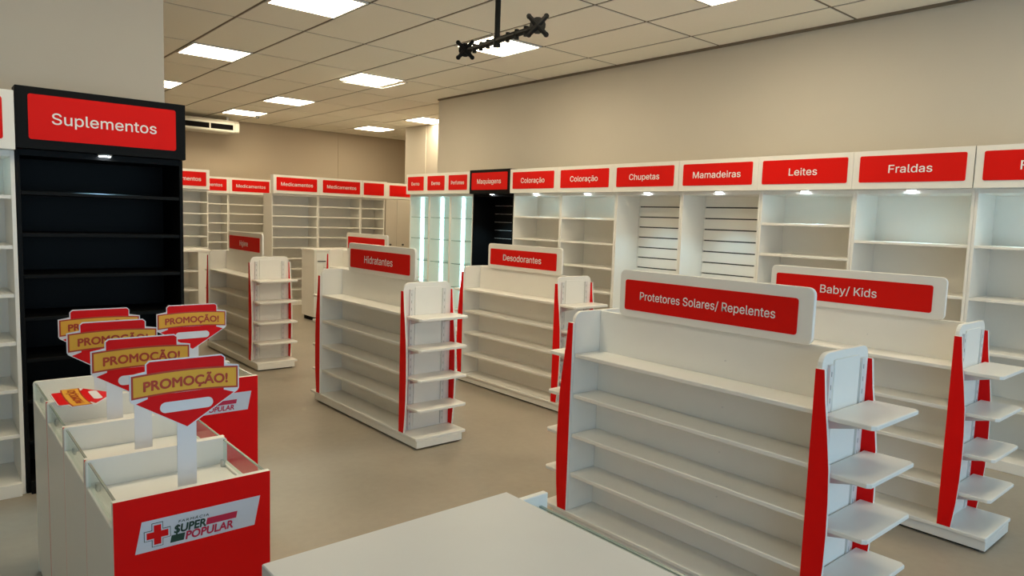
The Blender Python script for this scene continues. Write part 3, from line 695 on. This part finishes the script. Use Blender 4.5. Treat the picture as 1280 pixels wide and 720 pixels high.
# the fallen one lies on the lids, tip towards +x, face up
fs = promo('red and yellow PROMOÇÃO sign lying flat on top of the bins', (0.566, 3.02, BH+0.0045), (0, 0, 0), pole=False)
fs.rotation_euler = Matrix(((0, 0, -1), (1, 0, 0), (0, -1, 0))).to_euler()

# ------------------------------------------------------------------ checkout counter in front
o = empty('checkout_counter', (0.452, 0.25, 0), 'plain white counter with a big blank top in the foreground', 'counter')
MB().box(0, 0.574, 0, 0.943, 0.872, 0.900).build('worktop', GREYWHITE, o, 0.002)
MB().box(0.004, 0.022, 0.004, 0.939, 0.0, 0.8715).build('side_panel', WHITE, o)
MB().box(0.552, 0.570, 0.004, 0.939, 0.0, 0.8715).build('side_panel', WHITE, o)
MB().box(0.0225, 0.5515, 0.921, 0.939, 0.0, 0.8715).build('front_panel', WHITE, o)
for z in (0.05, 0.42): MB().box(0.0225, 0.5515, 0.02, 0.9205, z, z+0.02).build('shelf', WHITE, o)
o = empty('glass_sided_tray', (1.032, 0.45, 0), 'white glass-sided tray unit tucked against the right side of the foreground counter', 'display bin')
W_, D_ = 0.123, 0.754
MB().box(0, W_, D_-0.018, D_, 0, 0.87).build('back_panel', WHITE, o, 0.002)
MB().box(0, W_, 0, 0.018, 0, 0.80).build('front_panel', WHITE, o, 0.002)
for xx, wd in ((0, 0.018), (W_-0.050, 0.050)): MB().box(xx, xx+wd, 0.0185, D_-0.0185, 0, 0.74).build('side_panel', WHITE, o)
MB().box(0.0185, W_-0.0505, 0.0185, D_-0.0185, 0.71, 0.73).build('tray_floor', WHITE, o)
for xx in (W_-0.026, W_-0.042):
    gp = MB().box(xx-0.004, xx+0.004, 0.019, D_-0.019, 0.7405, 0.840).build('glass_pane', GLASS, o)
    MB().box(xx-0.004, xx+0.004, 0.019, D_-0.019, 0.8402, 0.843).build('glass_edge', GLASSEDGE, gp)

# ------------------------------------------------------------------ hanging twin-arm screen mount
o = empty('screen_mount', (3.225, 4.02, CEIL), 'black twin-arm screen mount hanging from the ceiling on a pole', 'screen mount')
zc = 2.80 - CEIL
MB().tube((0, 0, zc-0.02), (0, 0, -0.004), 0.020, 18).build('pole', BLACKMET, o)
MB().tube((0, 0, -0.03), (0, 0, -0.0015), 0.055, 24, 0.06).build('ceiling_plate', BLACKMET, o)
MB().tube((0, 0, zc-0.045), (0, 0, zc+0.03), 0.027, 18).build('collar', BLACKMET, o)
L = Vector((3.347-3.225, 4.55-4.02, 2.835-CEIL)); Rr = Vector((3.115-3.225, 3.46-4.02, 2.775-CEIL))
for e in (L, Rr):
    st = Vector((0, 0, zc)); mid = st.lerp(e, 0.5)
    ar = MB().tube(tuple(st), tuple(mid), 0.023, 12); ar.tube(tuple(mid), tuple(e), 0.020, 12)
    ao = ar.build('arm', BLACKMET, o)
    jb = MB()
    for tt in (0.28, 0.5, 0.72):
        p = st.lerp(e, tt); jb.tube((p.x, p.y, p.z-0.035), (p.x, p.y, p.z+0.03), 0.016, 12)
    jb.build('joint', BLACKMET, ao)
    # X-shaped screen plate facing the counter
    n = Vector((-0.75, -0.62, -0.1)).normalized(); a = n.cross(Vector((0, 0, 1))).normalized(); b = a.cross(n)
    pb = MB(); c = e + n*0.04
    pb.tube(tuple(e - n*0.02), tuple(c), 0.020, 14)
    for sx in (-1, 1):
        for sy in (-1, 1):
            q = c + a*sx*0.056 + b*sy*0.056
            pb.tube(tuple(c + n*0.001*sx), tuple(q + n*0.001*sx), 0.020, 8, 0.014)
            pb.tube(tuple(q - n*0.004), tuple(q + n*0.008), 0.017, 12)
    pb.tube(tuple(c - n*0.003), tuple(c + n*0.006), 0.052, 16)
    pb.build('screen_plate', BLACKMET, o)

# ------------------------------------------------------------------ air conditioner and camera on the back ceiling
o = empty('air_conditioner', (3.06, 12.93, 2.905), 'white ceiling air conditioner behind the black shelf sign', 'air conditioner')
W_ = 1.46; D_ = 0.62
prof = [(0.0, 0.02), (0.02, 0.0), (0.42, 0.0), (D_, 0.13), (D_, 0.215), (0.05, 0.215), (0.0, 0.17)]
MB().prism(prof, 0.09, W_-0.09, 'x').build('body', PLASTIC, o, 0.006, 2)
for xa, xb in ((0, 0.0895), (W_-0.0895, W_)):
    MB().prism([(p[0]*0.98+0.004, p[1]*0.96+0.006) for p in prof], xa, xb, 'x').build('end_cap', PLASTIC, o, 0.02, 3)
ob = MB().box(0.12, W_-0.12, -0.006, -0.0005, 0.045, 0.135).build('outlet', DARK, o); ob['label'] = 'dark air outlet'
lv = MB().box(W_/2+0.20, W_/2+0.225, -0.012, -0.0065, 0.043, 0.137)
lv.build('louvre', PLASTIC, o)
hg = MB()
for xx in (0.15, W_-0.15): hg.box(xx, xx+0.04, 0.25, 0.30, 0.2155, CEIL-2.905-0.0015)
hg.build('hanger', STEEL, o)

o = empty('security_camera', (4.60, 12.30, CEIL-0.0015), 'small white dome camera on the ceiling beyond the lit panels', 'camera')
MB().tube((0, 0, -0.03), (0, 0, 0), 0.05, 20).build('base', PLASTIC, o)
MB().tube((0, 0, -0.075), (0, 0, -0.0305), 0.018, 20, 0.042).build('dome', GROOVE, o)
